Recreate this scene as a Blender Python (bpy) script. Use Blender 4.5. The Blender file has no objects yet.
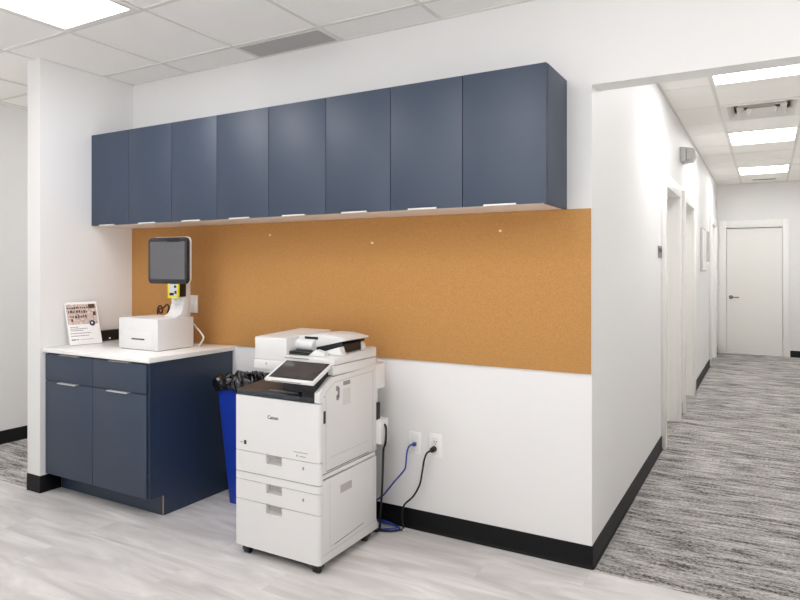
import bpy, bmesh, math, random
from mathutils import Vector, Matrix, noise
random.seed(7)
C = bpy.context.scene.collection
PI = math.pi

# ------------------------------------------------------------------ materials
def lin(c):
    return tuple(((x/255)/12.92 if x/255 <= .04045 else ((x/255+.055)/1.055)**2.4) for x in c)

MATS = {}
def mat(name, rgb, rough=.5, metal=0., spec=.5, var=.0, scale=30., bump=0., bscale=200., coat=0.):
    if name in MATS: return MATS[name]
    m = bpy.data.materials.new(name); m.use_nodes = True
    nt = m.node_tree; b = nt.nodes['Principled BSDF']
    col = lin(rgb) + (1,)
    b.inputs['Base Color'].default_value = col
    b.inputs['Roughness'].default_value = rough
    b.inputs['Metallic'].default_value = metal
    b.inputs['Specular IOR Level'].default_value = spec
    b.inputs['Coat Weight'].default_value = coat; b.inputs['Coat Roughness'].default_value = .4
    tc = nt.nodes.new('ShaderNodeTexCoord')
    if var > 0:
        n = nt.nodes.new('ShaderNodeTexNoise'); n.inputs['Scale'].default_value = scale; n.inputs['Detail'].default_value = 4
        nt.links.new(tc.outputs['Object'], n.inputs['Vector'])
        r = nt.nodes.new('ShaderNodeMapRange'); r.inputs[1].default_value = .3; r.inputs[2].default_value = .7
        r.inputs[3].default_value = 1-var; r.inputs[4].default_value = 1+var
        nt.links.new(n.outputs['Fac'], r.inputs[0])
        h = nt.nodes.new('ShaderNodeHueSaturation'); h.inputs['Color'].default_value = col
        nt.links.new(r.outputs[0], h.inputs['Value']); nt.links.new(h.outputs[0], b.inputs['Base Color'])
    if bump > 0:
        n2 = nt.nodes.new('ShaderNodeTexNoise'); n2.inputs['Scale'].default_value = bscale; n2.inputs['Detail'].default_value = 3
        nt.links.new(tc.outputs['Object'], n2.inputs['Vector'])
        bp = nt.nodes.new('ShaderNodeBump'); bp.inputs['Strength'].default_value = bump; bp.inputs['Distance'].default_value = .004
        nt.links.new(n2.outputs['Fac'], bp.inputs['Height']); nt.links.new(bp.outputs[0], b.inputs['Normal'])
    MATS[name] = m
    return m

def emis(name, rgb, strength):
    m = bpy.data.materials.new(name); m.use_nodes = True
    nt = m.node_tree; nt.nodes.clear()
    o = nt.nodes.new('ShaderNodeOutputMaterial'); e = nt.nodes.new('ShaderNodeEmission')
    e.inputs[0].default_value = lin(rgb)+(1,); e.inputs[1].default_value = strength
    nt.links.new(e.outputs[0], o.inputs[0])
    return m

WALL   = mat('white_wall_paint', (229,228,226), .55, bump=.03, bscale=350)
SOFFIT = WALL
TILE   = mat('ceiling_tile', (247,245,241), .9, var=.02, scale=180, bump=.25, bscale=420)
GRID   = mat('ceiling_grid_metal', (224,221,216), .5)
TRIM   = mat('white_trim_paint', (236,235,231), .35)
DOORP  = mat('door_paint', (234,232,227), .4)
BLACKB = mat('black_rubber_base', (8,8,11), .45, spec=.25, bump=.05)
NAVY   = mat('navy_laminate', (24,45,70), .52, spec=1.0, var=.03, scale=14)
NAVYD  = NAVY
MELA   = mat('white_melamine', (232,224,216), .45)
ALU    = mat('brushed_aluminium', (226,225,223), .32, metal=.5)
WOODE  = mat('raw_edge_band', (170,140,112), .6)
QUARTZ = mat('white_quartz', (244,243,240), .2, var=.012, scale=60)
PWHITE = mat('printer_white_plastic', (219,218,216), .42)
PGREY  = mat('printer_grey_recess', (176,173,170), .5)
PDARK  = mat('printer_dark_plastic', (34,36,42), .35)
PBLACK = mat('printer_black_plastic', (10,10,12), .4)
SEAM   = mat('printer_seam', (74,72,70), .7)
MARK   = mat('grey_print', (150,147,145), .7)
MARKD  = mat('dark_print', (52,50,50), .7)
SCREEN = mat('dark_touch_glass', (58,56,58), .14, spec=.6)
MSCREEN= mat('monitor_glass', (84,84,88), .1, spec=.8)
BEZEL  = mat('monitor_bezel', (38,39,43), .35)
YELL   = mat('yellow_plastic', (226,214,40), .45)
KWHITE = mat('kiosk_white', (222,221,220), .38)
BINB   = mat('blue_bin_plastic', (16,52,158), .4)
BAG    = mat('black_bag_film', (10,10,12), .24, spec=.8)
BLUEC  = mat('blue_cable_jacket', (36,62,150), .45)
BLACKC = mat('black_cable_jacket', (18,18,20), .45)
WHITEC = mat('white_cable_jacket', (230,228,222), .5)
BROWNC = mat('dark_brown_cable', (62,34,24), .5)
PLATE  = mat('white_wall_plate', (240,239,236), .35)
PLATEG = mat('plate_insert', (230,229,227), .4)
METAL  = mat('satin_nickel', (120,118,114), .3, metal=.9)
LENS   = mat('smoked_lens', (176,174,171), .3)
DARK   = mat('dark_gap', (40,38,36), .8)
PAPER  = mat('white_paper', (242,240,238), .6)
PRINTB = mat('beige_print', (204,184,175), .6, var=.4, scale=90)
PRINTD = mat('dark_brown_ink', (84,58,54), .6)
NAVYI  = mat('navy_ink', (44,54,84), .6)
INK    = mat('grey_ink', (140,136,136), .7)
ACRY   = mat('clear_edge_acrylic', (206,206,206), .2)
PICT   = mat('grey_print_picture', (176,174,170), .5, var=.1, scale=40)

def cork():
    m = bpy.data.materials.new('cork'); m.use_nodes = True; nt = m.node_tree; b = nt.nodes['Principled BSDF']
    tc = nt.nodes.new('ShaderNodeTexCoord')
    n = nt.nodes.new('ShaderNodeTexNoise'); n.inputs['Scale'].default_value = 260; n.inputs['Detail'].default_value = 6
    n2 = nt.nodes.new('ShaderNodeTexVoronoi'); n2.inputs['Scale'].default_value = 330
    mx = nt.nodes.new('ShaderNodeMath'); mx.operation = 'MULTIPLY_ADD'; mx.inputs[1].default_value = .35
    r = nt.nodes.new('ShaderNodeValToRGB')
    r.color_ramp.elements[0].position = .3; r.color_ramp.elements[0].color = lin((163,115,60))+(1,)
    r.color_ramp.elements[1].position = .95; r.color_ramp.elements[1].color = lin((199,150,92))+(1,)
    nt.links.new(tc.outputs['Object'], n.inputs['Vector']); nt.links.new(tc.outputs['Object'], n2.inputs['Vector'])
    nt.links.new(n2.outputs['Distance'], mx.inputs[0]); nt.links.new(n.outputs['Fac'], mx.inputs[2])
    nt.links.new(mx.outputs[0], r.inputs[0]); nt.links.new(r.outputs[0], b.inputs['Base Color'])
    b.inputs['Roughness'].default_value = .85; b.inputs['Specular IOR Level'].default_value = .25
    bp = nt.nodes.new('ShaderNodeBump'); bp.inputs['Strength'].default_value = .3; bp.inputs['Distance'].default_value = .002
    nt.links.new(n.outputs['Fac'], bp.inputs['Height']); nt.links.new(bp.outputs[0], b.inputs['Normal'])
    return m
CORK = cork()

def vinyl():
    m = bpy.data.materials.new('pale_vinyl_plank'); m.use_nodes = True; nt = m.node_tree; b = nt.nodes['Principled BSDF']; L = nt.links
    tc = nt.nodes.new('ShaderNodeTexCoord')
    br = nt.nodes.new('ShaderNodeTexBrick')
    br.inputs['Color1'].default_value = (.44,.44,.44,1); br.inputs['Color2'].default_value = (.58,.58,.58,1); br.inputs['Mortar'].default_value = (.4,.4,.4,1)
    br.inputs['Scale'].default_value = 1; br.inputs['Mortar Size'].default_value = .0012; br.inputs['Brick Width'].default_value = 1.22; br.inputs['Row Height'].default_value = .184
    br.offset = .37
    L.new(tc.outputs['Object'], br.inputs['Vector'])
    mp = nt.nodes.new('ShaderNodeMapping'); mp.inputs['Scale'].default_value = (1.3, 6.0, 1); mp.inputs['Rotation'].default_value = (0,0,.05)
    n = nt.nodes.new('ShaderNodeTexNoise'); n.inputs['Scale'].default_value = 1.5; n.inputs['Detail'].default_value = 6; n.inputs['Roughness'].default_value = .55; n.inputs['Distortion'].default_value = .6
    L.new(tc.outputs['Object'], mp.inputs[0])
    off = nt.nodes.new('ShaderNodeVectorMath'); off.operation = 'MULTIPLY_ADD'; off.inputs[1].default_value = (9,7,3)
    L.new(br.outputs['Color'], off.inputs[0]); L.new(mp.outputs[0], off.inputs[2]); L.new(off.outputs[0], n.inputs['Vector'])
    ad = nt.nodes.new('ShaderNodeMath'); ad.operation = 'MULTIPLY_ADD'; ad.inputs[1].default_value = .22
    L.new(br.outputs['Color'], ad.inputs[0]); L.new(n.outputs['Fac'], ad.inputs[2])
    r = nt.nodes.new('ShaderNodeValToRGB'); e = r.color_ramp.elements
    e[0].position = .42; e[0].color = lin((184,180,177))+(1,)
    e[1].position = .84; e[1].color = lin((228,225,222))+(1,)
    k = e.new(.62); k.color = lin((204,200,197))+(1,)
    L.new(ad.outputs[0], r.inputs[0]); L.new(r.outputs[0], b.inputs['Base Color'])
    b.inputs['Roughness'].default_value = .42; b.inputs['Specular IOR Level'].default_value = .35
    return m

def carpet():
    m = bpy.data.materials.new('striped_grey_carpet'); m.use_nodes = True; nt = m.node_tree; b = nt.nodes['Principled BSDF']; L = nt.links
    tc = nt.nodes.new('ShaderNodeTexCoord')
    def nz(sx, sy, sc, det, rough=.6):
        mp = nt.nodes.new('ShaderNodeMapping'); mp.inputs['Scale'].default_value = (sx, sy, 1)
        n = nt.nodes.new('ShaderNodeTexNoise'); n.inputs['Scale'].default_value = sc; n.inputs['Detail'].default_value = det; n.inputs['Roughness'].default_value = rough
        L.new(tc.outputs['Object'], mp.inputs[0]); L.new(mp.outputs[0], n.inputs['Vector'])
        return n.outputs['Fac']
    a = nz(3.4, 24, 1.3, 5, .66); f = nz(46, 74, 1.2, 3, .8); g = nz(1.3, 6.5, 1.1, 3)
    def madd(x, k, y):
        n = nt.nodes.new('ShaderNodeMath'); n.operation = 'MULTIPLY_ADD'; n.inputs[1].default_value = k
        L.new(x, n.inputs[0])
        if isinstance(y, float): n.inputs[2].default_value = y
        else: L.new(y, n.inputs[2])
        return n.outputs[0]
    v = madd(g, .7, madd(f, 1.35, madd(a, 1.45, -1.25)))
    r = nt.nodes.new('ShaderNodeValToRGB'); e = r.color_ramp.elements
    e[0].position = .22; e[0].color = lin((62,60,58))+(1,)
    e[1].position = .82; e[1].color = lin((206,202,198))+(1,)
    k = e.new(.46); k.color = lin((150,146,143))+(1,)
    L.new(v, r.inputs[0]); L.new(r.outputs[0], b.inputs['Base Color'])
    b.inputs['Roughness'].default_value = .95; b.inputs['Specular IOR Level'].default_value = .1
    bp = nt.nodes.new('ShaderNodeBump'); bp.inputs['Strength'].default_value = .35; bp.inputs['Distance'].default_value = .003
    L.new(f, bp.inputs['Height']); L.new(bp.outputs[0], b.inputs['Normal'])
    return m
VINYL, CARPET = vinyl(), carpet()

def perforated():
    m = bpy.data.materials.new('perforated_grille'); m.use_nodes = True; nt = m.node_tree; b = nt.nodes['Principled BSDF']; L = nt.links
    tc = nt.nodes.new('ShaderNodeTexCoord')
    sx = nt.nodes.new('ShaderNodeTexVoronoi'); sx.inputs['Scale'].default_value = 110; sx.inputs['Randomness'].default_value = 0
    L.new(tc.outputs['Object'], sx.inputs['Vector'])
    r = nt.nodes.new('ShaderNodeValToRGB'); e = r.color_ramp.elements
    e[0].position = .28; e[0].color = lin((120,118,116))+(1,); e[1].position = .36; e[1].color = lin((196,194,190))+(1,)
    L.new(sx.outputs['Distance'], r.inputs[0]); L.new(r.outputs[0], b.inputs['Base Color'])
    b.inputs['Roughness'].default_value = .6
    return m
PERF = perforated()

# ------------------------------------------------------------------ mesh helpers
def box(bm, x0, x1, y0, y1, z0, z1, bev=0., seg=2):
    r = bmesh.ops.create_cube(bm, size=1)
    vs = r['verts']
    for v in vs:
        v.co = Vector(((x0+x1)/2+v.co.x*(x1-x0), (y0+y1)/2+v.co.y*(y1-y0), (z0+z1)/2+v.co.z*(z1-z0)))
    if bev > 0:
        es = list({e for v in vs for e in v.link_edges})
        bmesh.ops.bevel(bm, geom=es, offset=bev, segments=seg, profile=.5, affect='EDGES')
    return vs

def prism(bm, pts, axis, a0, a1, bev=0., seg=2, round_at=None):
    """extrude a polygon: axis 'X' -> pts are (y,z); 'Y' -> (x,z); 'Z' -> (x,y). round_at: (point index, radius, segments) rounds that edge"""
    def P(p, a):
        return {'X': (a, p[0], p[1]), 'Y': (p[0], a, p[1]), 'Z': (p[0], p[1], a)}[axis]
    A = [bm.verts.new(P(p, a0)) for p in pts]; B = [bm.verts.new(P(p, a1)) for p in pts]
    n = len(pts)
    fs = [bm.faces.new(A), bm.faces.new(B[::-1])]
    for i in range(n):
        j = (i+1) % n
        fs.append(bm.faces.new((A[i], B[i], B[j], A[j])))
    bmesh.ops.recalc_face_normals(bm, faces=fs)
    if bev > 0:
        es = list({e for v in A+B for e in v.link_edges})
        bmesh.ops.bevel(bm, geom=es, offset=bev, segments=seg, profile=.5, affect='EDGES')
    return A, B

def cyl(bm, c, r, h, axis='Z', seg=24, r2=None):
    M = Matrix.Translation(c)
    if axis == 'X': M = M @ Matrix.Rotation(PI/2, 4, 'Y')
    if axis == 'Y': M = M @ Matrix.Rotation(PI/2, 4, 'X')
    bmesh.ops.create_cone(bm, cap_ends=True, segments=seg, radius1=r, radius2=r if r2 is None else r2, depth=h, matrix=M)

def smooth_path(pts, sub=8):
    P = [Vector(p) for p in pts]; out = []
    for i in range(len(P)-1):
        p0, p1, p2, p3 = P[max(i-1,0)], P[i], P[i+1], P[min(i+2,len(P)-1)]
        for k in range(sub):
            t = k/sub
            out.append(.5*((2*p1)+(-p0+p2)*t+(2*p0-5*p1+4*p2-p3)*t*t+(-p0+3*p1-3*p2+p3)*t**3))
    out.append(P[-1]); return out

def tube(bm, pts, r, seg=8, sub=8):
    P = smooth_path(pts, sub); rings = []
    up = Vector((.31,.52,.79)).normalized()
    for i, p in enumerate(P):
        t = (P[min(i+1,len(P)-1)]-P[max(i-1,0)]).normalized()
        a = t.cross(up)
        if a.length < 1e-3: a = t.cross(Vector((1,0,0)))
        a.normalize(); b = t.cross(a); up = b.cross(t) if False else up
        rings.append([bm.verts.new(p+r*(math.cos(2*PI*k/seg)*a+math.sin(2*PI*k/seg)*b)) for k in range(seg)])
    for A, B in zip(rings, rings[1:]):
        for k in range(seg): bm.faces.new((A[k], A[(k+1)%seg], B[(k+1)%seg], B[k]))
    bm.faces.new(rings[0][::-1]); bm.faces.new(rings[-1])

ORIG = {}
def origin(o):
    return ORIG.get(o.name, Vector((0,0,0)))

def obj(name, bm, m, parent=None, loc=None, smooth=True):
    """link bm (built in world coordinates) as ONE mesh object"""
    bmesh.ops.recalc_face_normals(bm, faces=bm.faces[:])
    me = bpy.data.meshes.new(name); bm.to_mesh(me); bm.free()
    ms = m if isinstance(m, (list, tuple)) else [m]
    for x in ms: me.materials.append(x)
    if smooth:
        for p in me.polygons: p.use_smooth = True
        me.set_sharp_from_angle(angle=math.radians(38))
    o = bpy.data.objects.new(name, me); C.objects.link(o)
    if parent is not None:
        o.parent = parent; og = origin(parent)
    elif loc is not None:
        og = Vector(loc); o.location = og
    else:
        og = Vector((0,0,0))
    me.transform(Matrix.Translation(-og)); ORIG[o.name] = og
    return o

def B():
    return bmesh.new()

def bobj(name, dims, m, parent=None, bev=0., loc=None):
    bm = B(); box(bm, *dims, bev=bev); return obj(name, bm, m, parent, loc)

def thing(name, label, cat, loc, group=None):
    o = bpy.data.objects.new(name, None); C.objects.link(o); o.location = loc
    o.empty_display_size = .1
    ORIG[o.name] = Vector(loc); return tag(o, label, cat, group)

def tag(o, label, cat, group=None, kind=None):
    o['label'] = label; o['category'] = cat
    if group: o['group'] = group
    if kind: o['kind'] = kind
    return o

def struct(o, label=None):
    o['kind'] = 'structure'
    if label: o['label'] = label
    return o

def text_mesh(bm, body, size, M, depth=.0006, offset=0., sx=1.):
    cu = bpy.data.curves.new('lettering', 'FONT'); cu.body = body; cu.size = size; cu.extrude = depth; cu.offset = offset
    to = bpy.data.objects.new('lettering', cu); C.objects.link(to)
    dg = bpy.context.evaluated_depsgraph_get()
    me = bpy.data.meshes.new_from_object(to.evaluated_get(dg))
    me.transform(M @ Matrix.Diagonal((sx,1,1,1)))
    bm.from_mesh(me); bpy.data.objects.remove(to); bpy.data.curves.remove(cu); bpy.data.meshes.remove(me)

def sweep(bm, path, prof):
    """path: [(x, y, ox, oy)] ; prof: [(t, z)] closed -> swept moulding with mitred corners"""
    rings = [[bm.verts.new((x+ox*t, y+oy*t, z)) for t, z in prof] for x, y, ox, oy in path]
    n = len(prof)
    for A, Bb in zip(rings, rings[1:]):
        for k in range(n): bm.faces.new((A[k], A[(k+1)%n], Bb[(k+1)%n], Bb[k]))
    bm.faces.new(rings[0]); bm.faces.new(rings[-1][::-1])

# ------------------------------------------------------------------ the setting
ZC, ZH = 2.7366, 2.7993       # ceilings: room, hall
XL, XW = -3.256, -4.632       # inner face of the left stub wall, far wall beyond it
YW = -.6826                   # free end of the stub wall
YE = 8.85                     # end wall of the hall
HR = 1.62                     # right wall of the hall
RX, RY = 3.4, -5.6            # right and rear walls of the room
ZHD = 2.2776                  # underside of the header over the hall opening

bm = B(); box(bm, XW-.1, RX+.1, RY-.1, -.667, -.06, 0); box(bm, XL-.1, 0, -.667, .05, -.06, 0); box(bm, 0, RX+.1, -.667, -.02, -.06, 0); box(bm, HR, RX+.1, -.02, .05, -.06, 0)
struct(obj('floor', bm, VINYL), 'pale grey vinyl plank floor')
bm = B(); box(bm, -.13, HR+.1, .13, YE+.1, -.06, .001); box(bm, 0, HR+.1, -.02, .13, -.06, .001)
struct(obj('floor_hall', bm, CARPET), 'streaky grey carpet of the hallway')
bm = B(); box(bm, XW-.1, XL-.1, -.667, 2.6, -.06, .001)
struct(obj('floor_passage', bm, CARPET), 'streaky grey carpet beyond the stub wall')

# walls
bm = B(); box(bm, XL-.135, 0, 0, .13, 0, ZC+.1)
struct(obj('wall_back', bm, WALL), 'white wall behind the printer')
bm = B(); box(bm, XL-.135, XL, YW, 0, 0, ZC+.1)
struct(obj('wall_left', bm, WALL), 'white stub wall at the left of the counter')
bm = B(); box(bm, XW-.1, XW, RY, 2.6, 0, ZC+.1)
struct(obj('wall_far_left', bm, WALL))
bm = B(); box(bm, XW, XL-.135, 2.5, 2.6, 0, ZC+.1)
struct(obj('wall_passage_end', bm, WALL))
bm = B(); box(bm, XL-.135, XL-.1, .13, 2.5, 0, ZC+.1)
struct(obj('wall_passage_right', bm, WALL))
bm = B(); box(bm, 0, HR, 0, .13, ZHD, ZH+.1)
struct(obj('wall_header', bm, WALL), 'white header wall above the hall opening')
bm = B(); box(bm, HR, RX+.1, 0, .13, 0, ZC+.1)
struct(obj('wall_front_right', bm, WALL))
FILLWIN_R = (-5.3, -.5); FILLWIN_B = (-3.2, 1.8); WZ0, WZ1 = .12, 2.45  # openings of the added windows, out of view
bm = B(); box(bm, RX, RX+.1, RY, FILLWIN_R[0], 0, ZC+.1); box(bm, RX, RX+.1, FILLWIN_R[1], 0, 0, ZC+.1); box(bm, RX, RX+.1, *FILLWIN_R, 0, WZ0); box(bm, RX, RX+.1, *FILLWIN_R, WZ1, ZC+.1)
struct(obj('wall_right', bm, WALL))
bm = B(); box(bm, XW, FILLWIN_B[0], RY-.1, RY, 0, ZC+.1); box(bm, FILLWIN_B[1], RX, RY-.1, RY, 0, ZC+.1); box(bm, *FILLWIN_B, RY-.1, RY, 0, WZ0); box(bm, *FILLWIN_B, RY-.1, RY, WZ1, ZC+.1)
struct(obj('wall_rear', bm, WALL))
bm = B(); box(bm, HR, HR+.1, .13, YE+.1, 0, ZH+.1)
struct(obj('wall_hall_right', bm, WALL))

# hall left wall with three openings
OPEN = [(2.388, 3.332), (3.778, 4.732), (7.278, 8.202)]
ZO = 2.074
bm = B()
ys = [.13]
for a, b in OPEN: ys += [a, b]
ys.append(YE)
for i in range(0, len(ys), 2): box(bm, -.13, 0, ys[i], ys[i+1], 0, ZH+.1)
for a, b in OPEN: box(bm, -.13, 0, a, b, ZO, ZH+.1)
struct(obj('wall_hall_left', bm, WALL), 'white hall wall with three recessed doorways')
# end wall with the door opening
DX0, DX1, DZ = .137, .939, 2.075
bm = B()
box(bm, DX0-.02, DX1+.02, YE+.1201, YE+.15, 0, DZ+.02); box(bm, -.13, DX0, YE, YE+.12, 0, ZH+.1); box(bm, DX1, HR+.1, YE, YE+.12, 0, ZH+.1); box(bm, DX0, DX1, YE, YE+.12, DZ, ZH+.1)
struct(obj('wall_hall_end', bm, WALL), 'white wall closing the hall')

# windows added behind and to the right of the camera to brighten the room
bm = B()
for x in [FILLWIN_B[0]+.02+k*(FILLWIN_B[1]-FILLWIN_B[0]-.04)/4 for k in range(5)]: box(bm, x-.02, x+.02, RY-.08, RY-.03, WZ0, WZ1)
box(bm, *FILLWIN_B, RY-.08, RY-.03, WZ0, WZ0+.04); box(bm, *FILLWIN_B, RY-.08, RY-.03, WZ1-.04, WZ1)
struct(obj('added_window_1', bm, TRIM))
bm = B()
for y in [FILLWIN_R[0]+.02+k*(FILLWIN_R[1]-FILLWIN_R[0]-.04)/3 for k in range(4)]: box(bm, RX+.03, RX+.08, y-.02, y+.02, WZ0, WZ1)
box(bm, RX+.03, RX+.08, *FILLWIN_R, WZ0, WZ0+.04); box(bm, RX+.03, RX+.08, *FILLWIN_R, WZ1-.04, WZ1)
struct(obj('added_window_2', bm, TRIM))
def portal(loc, rot, sx, sy):  # guides sampling of the fill light from the added windows
    l = bpy.data.lights.new('fill_portal', 'AREA'); l.shape = 'RECTANGLE'; l.size = sx; l.size_y = sy; l.cycles.is_portal = True
    o = bpy.data.objects.new('fill_portal', l); C.objects.link(o); o.location = loc; o.rotation_euler = rot
portal(((FILLWIN_B[0]+FILLWIN_B[1])/2, RY-.1, (WZ0+WZ1)/2), (PI/2, 0, 0), FILLWIN_B[1]-FILLWIN_B[0], WZ1-WZ0)
portal((RX+.1, (FILLWIN_R[0]+FILLWIN_R[1])/2, (WZ0+WZ1)/2), (PI/2, 0, PI/2), FILLWIN_R[1]-FILLWIN_R[0], WZ1-WZ0)

# ceilings
LIGHTS = [(-2.675, -2.136), (-.785, -2.768), (1.735, -3.40), (-2.675, -4.664), (-.785, -5.296), (1.735, -5.296)]   # x0, y0 of 2 x 4 panels
T = .632
XG = [-2.675+.63*k for k in range(-3, 10)]
YG = [-.24-T*k for k in range(0, 9)]
bm = B(); box(bm, XW-.1, RX+.1, RY-.1, 0, ZC, ZC+.05); box(bm, XW-.1, XL-.135, 0, 2.6, ZC, ZC+.05)
struct(obj('ceiling', bm, TILE), 'white lay-in ceiling tiles')
bm = B(); w = .012
for x in XG: box(bm, x-w, x+w, RY, 0, ZC-.004, ZC+.01)
for x in XG:
    if x < XL-.2: box(bm, x-w, x+w, 0, 2.5, ZC-.004, ZC+.01)
for y in YG: box(bm, XW, RX, y-w, y+w, ZC-.0042, ZC+.01)
for y in (.392, 1.024, 1.656, 2.288): box(bm, XW, XL-.135, y-w, y+w, ZC-.0042, ZC+.01)
box(bm, XL, RX, -.014, 0, ZC-.005, ZC+.01); box(bm, XL, XL+.014, YW, 0, ZC-.005, ZC+.01); box(bm, XW, XW+.014, RY, 2.5, ZC-.005, ZC+.01)
struct(obj('ceiling_grid', bm, GRID), 'ceiling grid of thin metal bars')
HX0, HX1, HY0, HY1 = .401, .951, 3.067, 3.703
bm = B(); box(bm, 0, HX0, .13, YE, ZH, ZH+.05); box(bm, HX1, HR, .13, YE, ZH, ZH+.05); box(bm, HX0, HX1, .13, HY0, ZH, ZH+.05); box(bm, HX0, HX1, HY1, YE, ZH, ZH+.05)
struct(obj('ceiling_hall', bm, TILE), 'hall ceiling tiles')
YH = [.25,.95,1.62,2.31,3.03,3.74,4.28,5.05,5.68,6.33,6.93,7.67,8.27]
bm = B()
for x in (.357, .995): box(bm, x-w, x+w, .13, YE, ZH-.004, ZH-.0005)
for y in YH: box(bm, 0, HR, y-w*.45, y+w*.45, ZH-.0012, ZH+.002)
box(bm, 0, .016, .13, YE, ZH-.005, ZH+.01); box(bm, 0, HR, YE-.016, YE, ZH-.005, ZH+.01)
struct(obj('ceiling_grid_hall', bm, GRID), 'grid of the hall ceiling')

# ceiling lights
ROOM_E, HALL_E = 12.0, 19.0
SKY_E, LOWFILL_E = .2, 2.9  # world strengths; the bright lower half is added to lift the ceiling
LROOM, LHALL = emis('room_light_diffuser', (250,251,255), ROOM_E), emis('hall_light_diffuser', (252,252,254), HALL_E)
FRAMEM = mat('light_frame', (232,230,226), .4)
def ceiling_light(x0, x1, y0, y1, z, m, label, group, f=.035):
    t = thing('ceiling_light', label, 'ceiling light', ((x0+x1)/2, (y0+y1)/2, z-.006), group)
    bm = B()
    for d in ((x0,x1,y0,y0+f),(x0,x1,y1-f,y1),(x0,x0+f,y0+f,y1-f),(x1-f,x1,y0+f,y1-f)): box(bm, *d, z-.010, z+.004)
    obj('frame', bm, FRAMEM, t)
    bobj('diffuser', (x0+f, x1-f, y0+f, y1-f, z-.006, z+.004), m, t)
ROOML = ['flush white light panel at top left corner of the ceiling'] + ['flush white light panel in the room ceiling out of view']*5
for i, (x, y) in enumerate(LIGHTS):
    ceiling_light(x+.012, x+.618, y+.012, y+1.252, ZC, LROOM, ROOML[i], 'light panels of the room' if i else None)
ceiling_light(-4.30, -3.69, 1.04, 2.27, ZC, LROOM, 'unseen light panel added over the carpeted passage behind the stub wall', None)  # added panel, hidden from view, brightens the passage walls
HL = [(1.632, 2.30, 'flush hall light panel nearest the header wall'), (4.29, 5.04, 'second hall light panel, beyond the air diffuser'), (6.94, 7.66, 'farthest hall light panel, near the end wall')]
for y0, y1, lab in HL: ceiling_light(.369, .983, y0, y1, ZH, LHALL, lab, 'light panels of the hall', .012)

# vents
t = thing('return_air_grille', 'grey perforated return grille in the ceiling above the wall cabinets', 'vent', (-1.73, -.12, ZC-.004))
bobj('perforated_plate', (-2.031, -1.429, -.228, -.016, ZC-.005, ZC+.004), PERF, t)
bm = B()
for d in ((-2.033,-1.427,-.226,-.218),(-2.033,-1.427,-.024,-.016),(-2.033,-2.023,-.218,-.024),(-1.437,-1.427,-.218,-.024)): box(bm, *d, ZC-.008, ZC+.003)
obj('frame', bm, GRID, t)

t = thing('air_diffuser', 'square white louvred air diffuser in the hall ceiling', 'vent', (.676, 3.385, ZH))
cx, cy = .676, 3.385
bm = B(); box(bm, HX0-.01, HX1+.01, HY0-.01, HY1+.01, ZH+.10, ZH+.11)
for d in ((HX0-.01,HX0-.001,HY0-.01,HY1+.01),(HX1+.001,HX1+.01,HY0-.01,HY1+.01),(HX0-.001,HX1+.001,HY0-.01,HY0-.001),(HX0-.001,HX1+.001,HY1+.001,HY1+.01)): box(bm, *d, ZH+.051, ZH+.10)
obj('plenum_box', bm, mat('vent_shade', (150,147,143), .8), t)
bm = B()
for d in ((-.307,.307,-.345,-.300),(-.307,.307,.300,.345),(-.307,-.262,-.300,.300),(.262,.307,-.300,.300)): box(bm, cx+d[0], cx+d[1], cy+d[2], cy+d[3], ZH-.007, ZH-.0005)
obj('frame', bm, FRAMEM, t)
for s_ in (.262, .188, .112):
    bm = B()
    lo = [(cx+a*s_, cy+b*s_*1.145, ZH-.006) for a, b in ((-1,-1),(1,-1),(1,1),(-1,1))]
    hi = [(cx+a*(s_-.045), cy+b*(s_-.045)*1.145, ZH+.052) for a, b in ((-1,-1),(1,-1),(1,1),(-1,1))]
    Lo = [bm.verts.new(p) for p in lo]; Hi = [bm.verts.new(p) for p in hi]
    for k in range(4): bm.faces.new((Lo[k], Lo[(k+1)%4], Hi[(k+1)%4], Hi[k]))
    if s_ < .12: bm.faces.new(Hi)
    bmesh.ops.recalc_face_normals(bm, faces=bm.faces[:])
    bmesh.ops.solidify(bm, geom=bm.faces[:], thickness=.003)
    obj('louvre', bm, FRAMEM, t)
t = thing('slot_vent', 'narrow dark slot vent in hall ceiling by the end wall', 'vent', (.68, 8.42, ZH))
bobj('frame', (.50, .86, 8.36, 8.48, ZH-.004, ZH+.002), FRAMEM, t)
bobj('slot', (.525, .835, 8.385, 8.455, ZH-.006, ZH-.003), DARK, t)

# baseboards (black rubber cove base)
PROF = [(0,0), (.012,0), (.012,.003), (.008,.009), (.005,.018), (.0045,.104), (.003,.107), (0,.107)]
PROF2 = [(0,0), (.007,0), (.006,.01), (.005,.104), (.003,.107), (0,.107)]
bm = B(); sweep(bm, [(-2.283,0,0,-1), (-.012,0,0,-1), (-.0035,-.0005,.5,-.9), (0,0,.75,-.75), (.0005,.0035,.9,-.5), (0,.012,1,0), (0,2.305,1,0)], PROF)
struct(obj('baseboard_back', bm, BLACKB), 'black rubber baseboard round the hall corner')
bm = B(); sweep(bm, [(XL,-.545,1,0), (XL,YW+.004,1,0), (XL-.002,YW,.7,-.7), (XL-.133,YW,-.7,-.7), (XL-.135,YW+.004,-1,0), (XL-.135,2.5,-1,0)], PROF2)
struct(obj('baseboard_left', bm, BLACKB), 'black rubber baseboard round the stub wall end')
bm = B(); sweep(bm, [(XW,RY,1,0), (XW,2.5,1,0)], PROF)
struct(obj('baseboard_far_left', bm, BLACKB))
for n, (a, b) in enumerate(((3.41,3.70), (4.81,7.20), (8.28,YE))):
    bm = B(); sweep(bm, [(0,a,1,0), (0,b,1,0)], PROF); struct(obj('baseboard_hall', bm, BLACKB))
bm = B(); sweep(bm, [(1.04,YE,0,-1), (HR,YE,0,-1)], PROF); struct(obj('baseboard_end', bm, BLACKB))

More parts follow.
